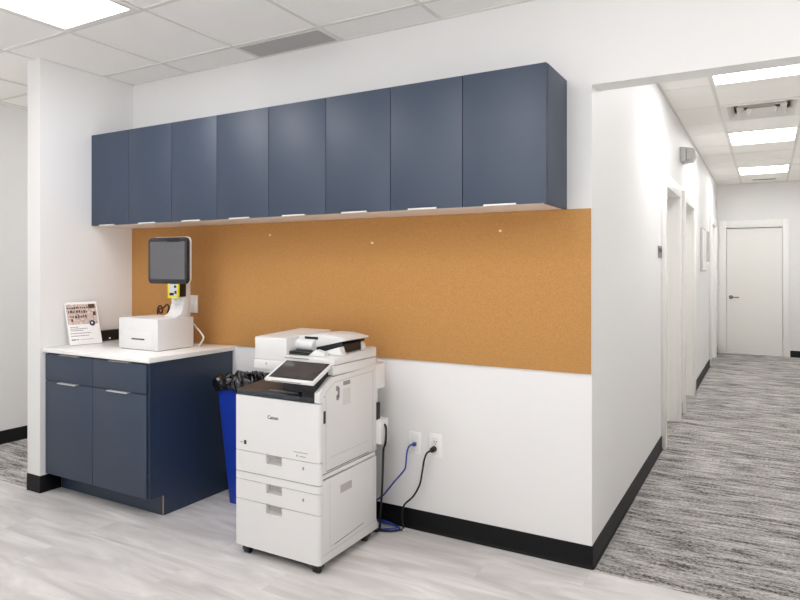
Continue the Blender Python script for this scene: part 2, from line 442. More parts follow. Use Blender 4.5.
# door casings and doors of the hall
for n, (a, b) in enumerate(OPEN):
    bm = B()
    box(bm, .0005, .03, a-.09, a+.012, 0, ZO+.09, .003); box(bm, .0005, .03, b-.012, b+.09, 0, ZO+.09, .003); box(bm, .0005, .0298, a+.012, b-.012, ZO-.012, ZO+.0898, .003)
    box(bm, -.129, .001, a+.0005, a+.0118, 0, ZO-.0005); box(bm, -.129, .001, b-.0118, b-.0005, 0, ZO-.0005); box(bm, -.129, .001, a+.0118, b-.0118, ZO-.0118, ZO-.0005)
    box(bm, -.084, -.070, a+.0118, a+.024, 0, ZO-.0118); box(bm, -.084, -.070, b-.024, b-.0118, 0, ZO-.0118); box(bm, -.084, -.070, a+.024, b-.024, ZO-.024, ZO-.0118)
    struct(obj('trim_%d' % (n+1), bm, TRIM), 'white casing of a hall doorway')
    d = bobj('door_%d' % (n+2), (-.125, -.085, a+.014, b-.014, .008, ZO-.014), DOORP); struct(d)
    bm = B(); cyl(bm, (-.07, a+.07, .95), .024, .012, 'X'); box(bm, -.055, -.04, a+.06, a+.18, .94, .962, .004); cyl(bm, (-.06, a+.07, .951), .009, .03, 'X')
    obj('door_handle', bm, METAL, d)
bm = B()
box(bm, .03, DX0, YE-.02, YE, 0, DZ+.12, .003); box(bm, DX1, 1.04, YE-.02, YE, 0, DZ+.12, .003); box(bm, DX0-.0002, DX1+.0002, YE-.0198, YE, DZ, DZ+.1198, .003)
struct(obj('trim_4', bm, TRIM), 'white casing of the hall end door')
d = struct(bobj('door_1', (DX0+.004, DX1-.004, YE+.02, YE+.06, .012, DZ-.012), DOORP), 'white flush door at the end of the hall')
bm = B(); cyl(bm, (.205, YE+.014, .935), .032, .014, 'Y'); cyl(bm, (.205, YE-.006, .935), .011, .04, 'Y'); box(bm, .193, .325, YE-.034, YE-.018, .926, .944, .006)
h = obj('door_handle', bm, METAL, d); h['label'] = 'satin nickel lever handle'

# ------------------------------------------------------------------ hall fixtures
t = thing('emergency_light', 'small grey-lensed emergency light high on the hall wall', 'emergency light', (0, 3.66, 2.43))
bm = B(); prism(bm, [(0,2.432),(0,2.572),(.05,2.568),(.05,2.436)], 'Y', 3.56, 3.80, .006); obj('housing', bm, mat('emergency_grey', (204,202,199), .45), t)
bm = B(); prism(bm, [(.05,2.436),(.05,2.566),(.118,2.548),(.134,2.512),(.098,2.442)], 'Y', 3.565, 3.795, .008); obj('lens', bm, LENS, t)
bm = B(); prism(bm, [(.058,2.446),(.060,2.555),(.112,2.540),(.124,2.512),(.092,2.450)], 'Y', 3.558, 3.564); obj('lamp_window', bm, mat('frosted_lamp', (206,203,198), .3), t)

t = thing('room_sign', 'small grey room sign on hall wall beside nearest doorway', 'sign', (0, 2.2, 1.50))
bobj('plate', (0, .006, 2.11, 2.285, 1.495, 1.585), mat('sign_grey', (128,125,122), .5), t, .002)
bobj('insert', (.0055, .0075, 2.125, 2.27, 1.535, 1.565), MARKD, t)

t = thing('wall_frame', 'white-faced frame with dark edge on hall wall, nearer of two', 'picture', (0, 5.95, 1.37))
bobj('frame', (0, .028, 5.68, 6.22, 1.372, 1.92), mat('grey_frame_edge', (186,184,181), .5), t, .002)
bobj('picture', (.0275, .031, 5.70, 6.20, 1.39, 1.90), PAPER, t)
t = thing('wall_frame', 'grey framed print on hall wall, farther of two', 'picture', (0, 6.6, 1.46))
bobj('frame', (0, .02, 6.34, 6.90, 1.462, 1.93), TRIM, t, .002)
bobj('picture', (.0195, .023, 6.39, 6.86, 1.50, 1.915), PICT, t)

# ------------------------------------------------------------------ cork board and pins
o = bobj('cork_board', (XL+.002, -.003, -.010, -.0004, .9165, 1.6968), CORK, None, .001, (-1.63, 0, .9165))
tag(o, 'long brown cork board across the wall below the cabinets', 'cork board')
for k, (x, z, lab) in enumerate(((-1.953, 1.6206, 'left'), (-1.2079, 1.5567, 'middle'), (-.4479, 1.6024, 'right'))):
    lb = {'left': 'pale push pin on the cork nearest the monitor', 'middle': 'pale push pin above the printer, lowest on the cork', 'right': 'pale push pin nearest the hall end of the cork'}[lab]
    bm = B(); cyl(bm, (x, -.0138, z), .0045, .0094, 'Y', 12); cyl(bm, (x, -.021, z), .0065, .004, 'Y', 12)
    tag(obj('push_pin', bm, mat('pale_pin', (236,226,206), .35), None, (x, -.01, z)), lb, 'push pin', 'push pins on the cork board')

# ------------------------------------------------------------------ wall cabinets (four two-door units)
YF, ZB, ZT = -.3293, 1.6978, 2.3135
E4 = [-3.2585+.003, -2.473, -1.6925, -.9065, -.1178]
UL = ['leftmost navy two-door wall cabinet, against the stub wall', 'second navy wall cabinet from the left, above the check-in monitor',
      'third navy wall cabinet from the left, above the copier', 'rightmost navy wall cabinet, with its side panel facing the hall']
SE = [-2.876, -2.0885, -1.3011, -.5167]
for i in range(4):
    x0, x1 = E4[i], E4[i+1]; xs = SE[i]
    t = thing('wall_cabinet', UL[i], 'wall cabinet', ((x0+x1)/2, 0, ZB), 'navy wall cabinets')
    xe = x1 if i < 3 else x1-.019
    bobj('carcass', (x0, xe, -.309, 0, ZB+.014, ZT), NAVY, t)
    b = bobj('bottom_panel', (x0, xe, -.309, 0, ZB, ZB+.0138), MELA, t); b['label'] = 'white cabinet underside'
    if i == 3:
        bobj('end_panel', (xe+.0005, x1, -.306, 0, ZB, ZT), NAVYD, t, .001)
    for a, b in ((x0+.0015, xs-.0015), (xs+.0015, x1-.0015)):
        d = bobj('door', (a, b, YF, -.311, ZB+.003, ZT-.001), NAVY, t, .0012)
        c = (a+b)/2-.012
        bm = B(); box(bm, c-.077, c+.077, YF-.012, -.314, ZB-.0005, ZB+.0025); box(bm, c-.077, c+.077, YF-.013, YF-.011, ZB-.0005, ZB+.0075)
        h = obj('handle', bm, ALU, d); h['label'] = 'brushed metal edge pull'

# ------------------------------------------------------------------ base cabinet and counter
CR = -2.283
t = thing('base_cabinet', 'navy base cabinet with two drawers over two doors', 'base cabinet', (-2.77, -.32, 0))
bobj('carcass', (XL+.001, CR-.020, -.634, -.002, .118, .8855), NAVYD, t)
bobj('toe_kick', (XL+.0155, CR-.020, -.548, -.53, 0, .1175), NAVYD, t)
bm = B(); prism(bm, [(-.641,.118),(-.641,.8855),(-.002,.8855),(-.002,0),(-.548,0),(-.548,.118)], 'X', CR-.0185, CR); obj('side_panel', bm, NAVYD, t)
e = bobj('edge_band', (CR-.008, CR+.0006, -.5495, -.547, .004, .112), WOODE, t); e['label'] = 'bare light-brown panel edge'
for a, b in ((-3.243, -2.7775), (-2.7735, -2.2995)):
    d = bobj('door', (a, b, -.655, -.637, .122, .7035), NAVY, t, .0012)
    c = (a+b)/2+.004
    w2 = .09
    bm = B(); box(bm, c-w2, c+w2, -.672, -.639, .7038, .7066); box(bm, c-w2, c+w2, -.673, -.671, .7005, .7066)
    h = obj('handle', bm, ALU, d); h['label'] = 'brushed metal edge pull'
    d = bobj('drawer', (a, b, -.655, -.637, .7085, .8745), NAVY, t, .0012)
    bm = B(); box(bm, c-w2, c+w2, -.664, -.639, .8747, .8765)
    obj('handle', bm, ALU, d)
o = bobj('countertop', (XL+.001, -2.262, -.668, -.0005, .886, .9155), QUARTZ, None, .003, (-2.76, -.33, .886))
tag(o, 'white stone countertop resting on the navy base cabinet', 'countertop')

# ------------------------------------------------------------------ things on the counter
ZK = .9155
# sign in acrylic holder, leaning on the stub wall
th, W_, H_, Ln = 1.4179, .2093, .2873, .3041
dv = Vector((math.cos(th), math.sin(th), 0)); nv = Vector((math.sin(th), -math.cos(th), 0)); uv = Vector((0,0,1))*math.cos(Ln)-nv*math.sin(Ln); fv = dv.cross(uv).normalized()
if fv.dot(nv) < 0: fv = -fv
S0 = Vector((-3.1745, -.5344, ZK+.0015))
SM = Matrix(((dv.x,uv.x,fv.x,S0.x),(dv.y,uv.y,fv.y,S0.y),(dv.z,uv.z,fv.z,S0.z),(0,0,0,1)))
t = thing('sign_holder', 'white printed flyer in clear slanted holder leaning on stub wall', 'sign', tuple(S0))
def sbox(name, x0, x1, y0, y1, z0, z1, m):
    bm = B(); box(bm, x0*W_, x1*W_, y0*H_, y1*H_, z0, z1); bmesh.ops.transform(bm, matrix=SM, verts=bm.verts[:]); return obj(name, bm, m, t, smooth=False)
sbox('backing', -.012, 1.012, 0, 1.008, -.004, -.0006, ACRY)
sbox('sheet', 0, 1, .004, 1, -.0005, .0004, PAPER)
sbox('printed_picture', .03, .965, .47, .945, .0004, .0008, PRINTB)
bm = B()
for r_, (yy, hh) in enumerate(((.86,.05), (.77,.06), (.655,.07))):
    x = .05+.03*r_
    while x < (.62 if r_ else .66):
        ww = random.uniform(.02, .07); box(bm, x*W_, (x+ww)*W_, (yy-hh*random.uniform(.3,.6))*H_, (yy+hh*random.uniform(.2,.6))*H_, .0008, .0011); x += ww+random.uniform(.012,.03)
box(bm, .72*W_, .93*W_, .84*H_, .94*H_, .0008, .0011); box(bm, .84*W_, .93*W_, .66*H_, .76*H_, .0008, .0011); box(bm, .14*W_, .2*W_, .54*H_, .6*H_, .0008, .0011)
bmesh.ops.transform(bm, matrix=SM, verts=bm.verts[:]); obj('dark_print', bm, PRINTD, t, smooth=False)
bm = B(); cyl(bm, (.78*W_, .485*H_, .001), .019, .0012, 'Z', 24); bmesh.ops.transform(bm, matrix=SM, verts=bm.verts[:]); g = obj('round_badge', bm, NAVYI, t)
bm = B(); cyl(bm, (.77*W_, .49*H_, .0017), .0065, .0006, 'Z', 16); bmesh.ops.transform(bm, matrix=SM, verts=bm.verts[:]); obj('badge_mark', bm, PAPER, g)
bm = B()
for yy, x0, x1 in ((.41,.08,.34), (.37,.08,.6), (.33,.08,.46), (.265,.07,.7), (.205,.07,.62)):
    x = x0
    while x < x1:
        ww = random.uniform(.03,.08); box(bm, x*W_, min(x+ww,x1)*W_, (yy-.008)*H_, (yy+.008)*H_, .0004, .0008); x += ww+.012
box(bm, .07*W_, .2*W_, .105*H_, .135*H_, .0004, .0008); box(bm, .22*W_, .29*W_, .11*H_, .13*H_, .0004, .0008); box(bm, .34*W_, .75*W_, .113*H_, .121*H_, .0004, .0008)
bmesh.ops.transform(bm, matrix=SM, verts=bm.verts[:]); obj('small_print', bm, INK, t, smooth=False)

# black box between flyer and kiosk
t = thing('document_tray', 'low black box behind the flyer, against the stub wall', 'box', (-3.225, -.14, ZK))
bm = B(); prism(bm, [(-3.248,ZK+.002),(-3.248,ZK+.074),(-3.222,ZK+.072),(-3.212,ZK+.002)], 'Y', -.30, -.02, .003); obj('body', bm, PBLACK, t)
bobj('label', (-3.2155, -3.2125, -.225, -.212, ZK+.014, ZK+.024), PAPER, t)

# check-in kiosk
t = thing('checkin_kiosk', 'white box kiosk with upright post and black square touch monitor', 'kiosk', (-2.62, -.32, ZK))
KX0, KX1, KY0, KY1, KZ = -2.800, -2.441, -.458, -.180, 1.109
b = bobj('base_box', (KX0, KX1, KY0, KY1, ZK+.003, KZ), KWHITE, t, .006)
bobj('front_panel', (KX0+.045, KX1-.045, KY0-.0025, KY0+.001, ZK+.022, 1.030), KWHITE, b, .0015)
bobj('slot', (-2.672, -2.556, KY0-.0042, KY0-.002, .979, .987), MARKD, b)
bobj('foot', (KX0+.01, KX1-.01, KY0+.01, KY1-.01, ZK, ZK+.0035), PBLACK, b)
bm = B()
box(bm, -2.577, -2.462, -.242, -.186, KZ, 1.36, .006)
prism(bm, [(-.242,1.19),(-.254,1.15),(-.27,1.128),(-.30,1.114),(-.30,KZ),(-.242,KZ)], 'X', -2.577, -2.462, .0015)
obj('post', bm, KWHITE, t)
M_ = thing  # monitor
bm = B()
def rrect(x0, x1, z0, z1, r, n=5, bulge=0.):
    pts = []
    for cx_, cz_, a0 in ((x1-r, z1-r, 0), (x0+r, z1-r, PI/2), (x0+r, z0+r, PI), (x1-r, z0+r, 1.5*PI)):
        for k in range(n+1):
            a = a0+PI/2*k/n; pts.append((cx_+r*math.cos(a), cz_+r*math.sin(a)))
    return pts
MX0, MX1, MZ0, MZ1, MY = -2.722, -2.372, 1.317, 1.608, -.300
prism(bm, rrect(MX0, MX1, MZ0, MZ1, .030), 'Y', MY, MY+.026, .003)
mo = obj('monitor', bm, BEZEL, t); mo['label'] = 'black square touch monitor'
bm = B(); prism(bm, rrect(MX0+.022, MX1-.016, MZ0+.029, MZ1-.026, .004), 'Y', MY-.0012, MY+.004); obj('screen', bm, MSCREEN, mo)
bm = B(); prism(bm, rrect(MX0+.006, MX1-.004, MZ0+.004, MZ1+.004, .03), 'Y', MY+.026, MY+.046, .006); g = obj('rear_shell', bm, KWHITE, mo); g['label'] = 'white rear shell'
bm = B(); prism(bm, rrect(MX0+.06, MX1-.045, MZ0+.02, MZ1-.06, .03), 'Y', MY+.046, MY+.08, .012); obj('rear_bulge', bm, KWHITE, mo)
bobj('camera_bar', (-2.548, -2.43, MY-.0025, MY+.002, MZ1-.030, MZ1-.006), PBLACK, mo)
rd = bobj('card_reader', (-2.530, -2.452, -.296, -.232, 1.236, 1.318), PBLACK, t, .003)
bm = B()
for d in ((-2.538,-2.527,1.228,1.318),(-2.456,-2.446,1.228,1.318),(-2.527,-2.456,1.228,1.241)): box(bm, d[0], d[1], -.304, -.288, d[2], d[3], .002)
g = obj('bumper', bm, YELL, rd); g['label'] = 'yellow rim of the card reader'
bobj('face', (-2.526, -2.457, -.300, -.295, 1.242, 1.316), mat('reader_face', (196,200,206), .3), rd)
bm = B(); box(bm, -2.522, -2.485, -.302, -.2995, 1.246, 1.262); box(bm, -2.478, -2.461, -.302, -.2995, 1.256, 1.275); box(bm, -2.482, -2.463, -.302, -.2995, 1.293, 1.308); obj('keys', bm, PBLACK, rd)

# cords behind the kiosk
bm = B(); tube(bm, [(-2.90,-.10,ZK+.006),(-2.875,-.10,1.05),(-2.86,-.11,1.14),(-2.835,-.11,1.162),(-2.815,-.11,1.14),(-2.822,-.11,1.115),(-2.845,-.11,1.118),(-2.835,-.12,1.14),(-2.80,-.115,1.15),(-2.77,-.11,1.172),(-2.75,-.11,1.15),(-2.765,-.11,1.12),(-2.73,-.11,1.125),(-2.68,-.11,1.13),(-2.66,-.12,1.05),(-2.66,-.12,ZK+.006)], .0055)
tag(obj('dark_cord', bm, BROWNC, None, (-2.8,-.11,ZK)), 'thin dark brown cord looped up behind the white kiosk box', 'cord')
bm = B(); tube(bm, [(-2.62,-.10,ZK+.006),(-2.54,-.11,1.05),(-2.46,-.13,1.025),(-2.41,-.135,.985),(-2.405,-.135,.965),(-2.42,-.14,.94),(-2.45,-.14,ZK+.006),(-2.56,-.13,ZK+.006)], .0055)
tag(obj('white_cord', bm, WHITEC, None, (-2.5,-.13,ZK)), 'white cord bent outward at the right rear of the kiosk box', 'cord')
t = thing('wall_plate', 'white wall plate on the cork board behind the kiosk post', 'wall plate', (-2.6265, -.0105, 1.115))
bobj('cover', (-2.669, -2.584, -.0185, -.0105, 1.116, 1.2345), PLATE, t, .002)
bobj('socket', (-2.655, -2.598, -.0215, -.018, 1.128, 1.172), PLATEG, t, .001)
bobj('rocker', (-2.643, -2.610, -.0225, -.018, 1.182, 1.226), PLATE, t, .001)

# ------------------------------------------------------------------ blue bin with black bag
def loft(bm, rings, cap0=True, cap1=False):
    R = [[bm.verts.new(p) for p in r] for r in rings]; n = len(R[0])
    for A, Bb in zip(R, R[1:]):
        for k in range(n): bm.faces.new((A[k], A[(k+1)%n], Bb[(k+1)%n], Bb[k]))
    if cap0: bm.faces.new(R[0][::-1])
    if cap1: bm.faces.new(R[-1])
def ring(x0, x1, y0, y1, z, r, n=6):
    return [(px, py, z) for px, py in rrect(x0, x1, y0, y1, r, n)]
def resample(pts, n):
    P = [Vector(p) for p in pts]; P.append(P[0]); S = [0.]
    for a, b in zip(P, P[1:]): S.append(S[-1]+(b-a).length)
    out = []; i = 0
    for k in range(n):
        d = S[-1]*k/n
        while S[i+1] < d: i += 1
        out.append(P[i].lerp(P[i+1], (d-S[i])/max(S[i+1]-S[i], 1e-9)))
    return out
t = thing('recycling_bin', 'tall blue plastic bin between the navy cabinet and the copier', 'bin', (-1.9, -.14, 0))
bm = B()
def binr(f, z, g=0.): # f 0 bottom .. 1 rim
    return ring(-2.118-.05*f+g, -1.71+.05*f-g, -.212-.056*f+g, -.055+.030*f-g, z, .03)
loft(bm, [binr(0,.0), binr(.9,.675), binr(.9,.676,-.003), binr(1,.734,-.003), binr(1,.734,.004), binr(.9,.67,.006), binr(0,.012,.006)], True, True)
obj('tub', bm, BINB, t)
bm = B(); N = 200; rings = []
prof = [(-.011,.686),(-.015,.703),(-.014,.722),(-.012,.750),(-.004,.764),(.014,.760),(.024,.74),(.034,.70),(.05,.66),(.062,.62)]
AMP = (.004, .007, .009, .008, .007, .008, .011, .015, .018, .020)
prof = [tuple(prof[i][c]+(prof[i+1][c]-prof[i][c])*k/4 for c in (0,1))+(AMP[i]+(AMP[i+1]-AMP[i])*k/4, i) for i in range(len(prof)-1) for k in range(4)]
for g, z, amp, j in prof:
    base = ring(-2.166+g, -1.662-g, -.266+g, -.034-g if g > 0 else -.022, z, .03, 8)
    base = resample(base, 260); out = []
    for k, p in enumerate(base):
        v = Vector(p)
        nv_ = noise.noise_vector(Vector((v.x*26, v.y*26, v.z*18+3)))
        nn = noise.noise(Vector((v.x*60+9, v.y*60, v.z*8)))
        c_ = Vector((-1.914, -.146, z)); d_ = (v-c_); d_.z = 0; d_.normalize()
        cr = noise.ridged_multi_fractal(Vector((v.x*17, v.y*17, v.z*13)), .7, 2.2, 4, 1.0, 2.0)-1.2
        pl = abs(math.sin(k*.36+2.6*noise.noise(Vector((k*.05, z*7, 1.5)))))**.6-.6
        v = v + d_*(pl*amp*1.1+nv_.x*amp+nn*amp*.9+cr*amp*1.1)
        v.z += pl*amp*(.9 if j in (2,3,4,5) else .2) + nv_.z*amp*(2.6 if j in (0, 3, 4, 5) else .6) + cr*amp*.6 + (.010*math.sin(k*.21) if j in (0,1) else 0)
        v.y = min(v.y, -.018); v.x = max(v.x, -2.24); v.x = min(v.x, -1.60)
        out.append(v)
    rings.append(out)
loft(bm, rings, False, True)
tag(obj('bin_bag', bm, BAG, None, (-1.9,-.14,.66)), 'crumpled black plastic bag lining the blue bin', 'bag')

# ------------------------------------------------------------------ copier
PX0, PX1, PY0, PY1 = -1.585, -1.070, -.692, -.195
P = thing('copier', 'white floor-standing office copier with tilted touch panel', 'copier', ((PX0+PX1)/2, -.45, 0))
bobj('chassis', (PX0+.012, PX1-.012, PY0+.028, PY1, .05, .79), SEAM, P)
RN = .406; NX0, NX1 = -1.389, -1.293
def front(name, z0, z1, notch, parent=P):
    """front plate with a rounded right corner; an optional handle notch in its top edge"""
    bm = B()
    plan = [(PX0, PY0+.024), (PX0, PY0+.004), (PX0+.004, PY0)]
    if notch:
        box(bm, PX0, NX0, PY0, PY0+.022, z0, z1); box(bm, NX0, NX1, PY0, PY0+.022, z0, z1-.043)
        xa = NX1
    else:
        xa = PX0
    r = .020
    pts = [(xa, PY0+.022), (xa, PY0)] + [(PX1-r+r*math.sin(a), PY0+r-r*math.cos(a)) for a in [PI/2*k/6 for k in range(7)]] + [(PX1, PY0+.026), (PX1-.012, PY0+.026), (PX1-.012, PY0+.022)]
    prism(bm, pts, 'Z', z0, z1)
    bmesh.ops.remove_doubles(bm, verts=bm.verts[:], dist=.0002)
    o = obj(name, bm, PWHITE, parent)
    if notch:
        bm = B(); prism(bm, [(PY0+.004, z1-.0435), (PY0+.0215, z1-.034), (PY0+.0215, z1), (PY0+.026, z1), (PY0+.026, z1-.0435)], 'X', NX0, NX1)
        h = obj('handle', bm, PGREY, o); h['label'] = 'grey recessed drawer grip'
    return o
fd = front('front_door', .5150, .787, False)
dr1 = front('paper_drawer', .4115, .5122, True)
front('base_strip', .3725, .4078, False)
dr2 = front('paper_drawer', .2745, .3700, True)
dr3 = front('paper_drawer', .0420, .2712, True)
# lettering and marks of the front door
bm = B()
text_mesh(bm, 'Canon', .0235, Matrix.Translation((-1.381, PY0-.0002, .6885)) @ Matrix.Rotation(PI/2, 4, 'X'), .0004, .0006, 1.06)
obj('maker_lettering', bm, MARKD, fd, smooth=False)
bm = B(); box(bm, -1.533, -1.517, PY0-.0006, PY0, .546, .566); obj('feature_mark', bm, MARKD, fd)
for d in ((-1.556,-1.542,.552,.557),(-1.222,-1.138,.5505,.5535),(-1.204,-1.197,.531,.540),(-1.186,-1.15,.5325,.536)): bobj('small_print', (d[0], d[1], PY0-.0006, PY0, d[2], d[3]), MARK, fd)
for dd, z in ((dr1,.4803), (dr2,.333)):
    bm = B(); cyl(bm, (-1.164, PY0-.0004, z), .0055, .001, 'Y', 16); bmesh.ops.scale(bm, vec=(1,1,1.5), space=Matrix.Translation((0,0,-z)), verts=bm.verts[:]); obj('level_window', bm, MARK, dd)
# right side
bm = B(); prism(bm, [(PY0+.027,.4590),(PY0+.027,.788),(PY0,.792),(PY0,.840),(-.594,.8990),(PY1,.9070),(PY1,.4590)], 'X', PX1-.03, PX1, .003)
sc_ = obj('side_cover', bm, PWHITE, P)
# door outline on the side cover: thin groove strips
def groove(parent, path, wd, m=SEAM, x=PX1):
    bm = B()
    for (y0, z0), (y1, z1) in zip(path, path[1:]):
        L = math.hypot(y1-y0, z1-z0); ny, nz = -(z1-z0)/L*wd/2, (y1-y0)/L*wd/2
        prism(bm, [(y0+ny,z0+nz),(y1+ny,z1+nz),(y1-ny,z1-nz),(y0-ny,z0-nz)], 'X', x-.002, x+.0004)
    return obj('seam', bm, m, parent)
LSEAM = mat('printer_light_seam', (190,188,185), .6)
groove(sc_, [(-.642,.465),(-.642,.835),(-.575,.873),(-.22,.880)], .0035, LSEAM)
groove(sc_, [(-.232,.465),(-.232,.877)], .003, LSEAM)
groove(sc_, [(-.605,.523),(-.275,.528)], .002, LSEAM)
groove(sc_, [(-.636,.4665),(-.27,.4675)], .0035)
for d in ((-.561,-.541,.829,.852),(-.559,-.538,.784,.809),(-.548,-.532,.794,.844),(-.501,-.441,.846,.866)): bobj('side_mark', (PX1-.001, PX1+.0004)+d, MARK, sc_)
bobj('side_label', (PX1-.001, PX1+.0004, -.501, -.438, .751, .830), mat('pale_label', (206,204,202), .6), sc_)
bobj('latch', (PX1-.004, PX1+.0015, -.662, -.646, .693, .751), MARKD, P)
bm = B(); cyl(bm, (PX1-.001, -.655, .818), .004, .003, 'X', 12); obj('screw_cap', bm, MARK, sc_)
bobj('side_strip', (PX1-.02, PX1-.002, -.662, -.205, .434, .4535), PWHITE, P, .002)
bm = B(); prism(bm, [(PY0+.027,.042),(PY0+.027,.426),(-.63,.427),(PY1-.0,.4305),(PY1,.10),(PY1+.016,.06),(PY1+.016,.042)], 'X', PX1-.03, PX1, .003)
ls = obj('lower_side_cover', bm, PWHITE, P)
groove(ls, [(-.610,.106),(-.610,.418)], .0022, LSEAM); groove(ls, [(-.228,.108),(-.228,.424)], .0022, LSEAM); groove(ls, [(-.573,.1035),(-.32,.118)], .003)
groove(ls, [(-.610,.105),(-.573,.1035)], .0022, LSEAM)
groove(ls, [(-.663,.082),(PY1,.092)], .0025, LSEAM)
h = bobj('handle', (PX1-.001, PX1+.0006, -.525, -.428, .330, .369), PGREY, ls); h['label'] = 'grey recessed side grip'
# top of the body: dark band, sloping output tray, right pillar
bm = B(); prism(bm, [(PY0+.002,.789),(PY0+.002,.812),(PY0+.02,.816),(-.32,.850),(-.32,.789)], 'X', PX0+.003, PX1-.032, .002); ot = obj('output_tray', bm, PDARK, P)
bm = B(); prism(bm, [(PY0+.0005,.792),(PY0+.0005,.8135),(PY0+.03,.818),(PY0+.03,.792)], 'X', PX0+.004, -1.19, .002); obj('front_band', bm, mat('charcoal_band', (46,51,60), .3), ot)
bobj('paper_stop', (-1.40, -1.22, PY0+.03, PY0+.045, .8165, .822), mat('grey_glossy', (120,118,116), .3), ot)
bobj('rear_wall', (PX0+.004, PX1-.032, -.325, PY1, .79, .9030), PWHITE, P)
bm = B(); prism(bm, [(PY0+.004,.79),(PY0+.004,.835),(-.59,.9025),(-.325,.9025),(-.325,.79)], 'X', -1.175, PX1-.032); obj('right_pillar', bm, PBLACK, P)
# scanner and document feeder
SX0 = -1.572
bm = B(); box(bm, SX0, PX1-.001, -.578, PY1, .9040, .9500, .003); sb = obj('scanner_base', bm, PWHITE, P)
bobj('status_lamp', (-1.494, -1.486, -.5795, -.577, .927, .937), MARK, sb)
bm = B(); prism(bm, [(-.576,.953),(-.576,.979),(-.53,.986),(-.43,.991),(PY1,1.002),(PY1,.953)], 'X', -1.372, PX1-.001, .003); pc = obj('platen_cover', bm, PWHITE, P)
bobj('slot', (-1.372, -1.22, -.5775, -.574, .969, .975), MARK, pc)
bm = B(); prism(bm, [(-.572,.951),(-.572,1.062),(-.557,1.0655),(PY1,1.078),(PY1,.951)], 'X', SX0, -1.365, .004); adf = obj('document_feeder', bm, PWHITE, P)
bm = B(); prism(bm, [(-1.372,.990),(-1.372,1.070),(-1.25,1.082),(-1.16,1.081),(-1.075,1.067),(-1.075,1.059)], 'Y', -.47, -.262, .003); obj('feed_tray', bm, PWHITE, adf)
bm = B(); prism(bm, [(-1.366,.979),(-1.366,.9895),(-1.10,1.050),(-1.10,1.040)], 'Y', -.468, -.264); obj('tray_underside', bm, PBLACK, adf)
bm = B(); prism(bm, [(-1.358,.9865),(-1.358,1.0),(-1.10,1.052),(-1.10,.998)], 'Y', -.466, -.30); obj('throat_shade', bm, PBLACK, adf)  # solid black wedge standing in for shade in the gap under the tray
bobj('exit_bed', (-1.364, -1.215, -.550, -.30, .986, 1.0005), PBLACK, adf)  # black slab, fills more of the shaded gap under the roller
bm = B(); cyl(bm, (-1.312, -.474, 1.026), .031, .112, 'X', 28); obj('roller_cover', bm, PWHITE, adf)
bobj('feed_slot', (-1.325, -1.245, -.4745, -.45, 1.056, 1.069), PBLACK, adf)
bm = B(); prism(bm, [(-1.245,.985),(-1.20,1.016),(-1.15,1.004),(-1.14,.985)], 'Y', -.552, -.515, .002); obj('paper_guide', bm, PWHITE, pc)
bm = B(); prism(bm, [(-1.20,.99),(-1.20,1.0),(-1.095,1.030),(-1.085,1.005),(-1.07,.99)], 'Y', -.50, -.46, .002); obj('paper_guide', bm, PWHITE, pc)
bm = B(); prism(bm, [(-1.13,.99),(-1.13,1.02),(-1.10,1.035),(-1.09,1.02),(-1.09,.99)], 'Y', -.30, -.27, .002); obj('paper_guide', bm, PWHITE, pc)
# touch panel
yf, zf, yr, zr = -.745, .8945, -.592, .9640
Lp = math.hypot(yr-yf, zr-zf); ang = math.atan2(zr-zf, yr-yf)
PM = Matrix.Translation((-1.357, yf, zf)) @ Matrix.Rotation(ang, 4, 'X')
bm = B(); box(bm, 0, .289, 0, Lp, -.016, 0, .004, 3); bmesh.ops.transform(bm, matrix=PM, verts=bm.verts[:]); tp = obj('touch_panel', bm, PWHITE, P)
bm = B(); box(bm, .017, .277, .016, Lp-.006, -.002, .0006); bmesh.ops.transform(bm, matrix=PM, verts=bm.verts[:]); obj('glass', bm, PBLACK, tp)
bm = B(); box(bm, .023, .270, .022, Lp-.013, 0, .0011); bmesh.ops.transform(bm, matrix=PM, verts=bm.verts[:]); obj('screen', bm, SCREEN, tp)
bm = B(); box(bm, .045, .215, -.0006, .001, -.0105, -.0065); bmesh.ops.transform(bm, matrix=PM, verts=bm.verts[:]); obj('slot', bm, MARK, tp)
bm = B(); prism(bm, [(-.69,.835),(-.685,.900),(-.64,.925),(-.580,.935),(-.580,.84)], 'X', -1.29, -1.10, .004); obj('panel_arm', bm, PBLACK, P)
# rear covers
bobj('rear_cover', (PX0+.02, PX1-.002, PY1, -.104, .775, .9065), PWHITE, P, .004)
bobj('rear_duct', (PX0+.05, PX1-.012, PY1, -.160, .70, .775), PWHITE, P, .003)
bobj('rear_box', (-1.25, -1.042, PY1, -.118, .490, .618), PWHITE, P, .003)
bobj('rear_plug', (-1.09, -1.066, PY1, -.165, .615, .705), PBLACK, P)
# casters
for x, y in ((-1.102,-.662), (-1.528,-.662), (-1.102,-.262), (-1.528,-.262)):
    bm = B(); box(bm, x-.022, x+.022, y-.024, y+.024, .018, .05, .004)
    c = obj('caster', bm, PBLACK, P)
    bm = B(); cyl(bm, (x, y-.004, .0165), .0165, .03, 'X', 20); obj('wheel', bm, PBLACK, c)

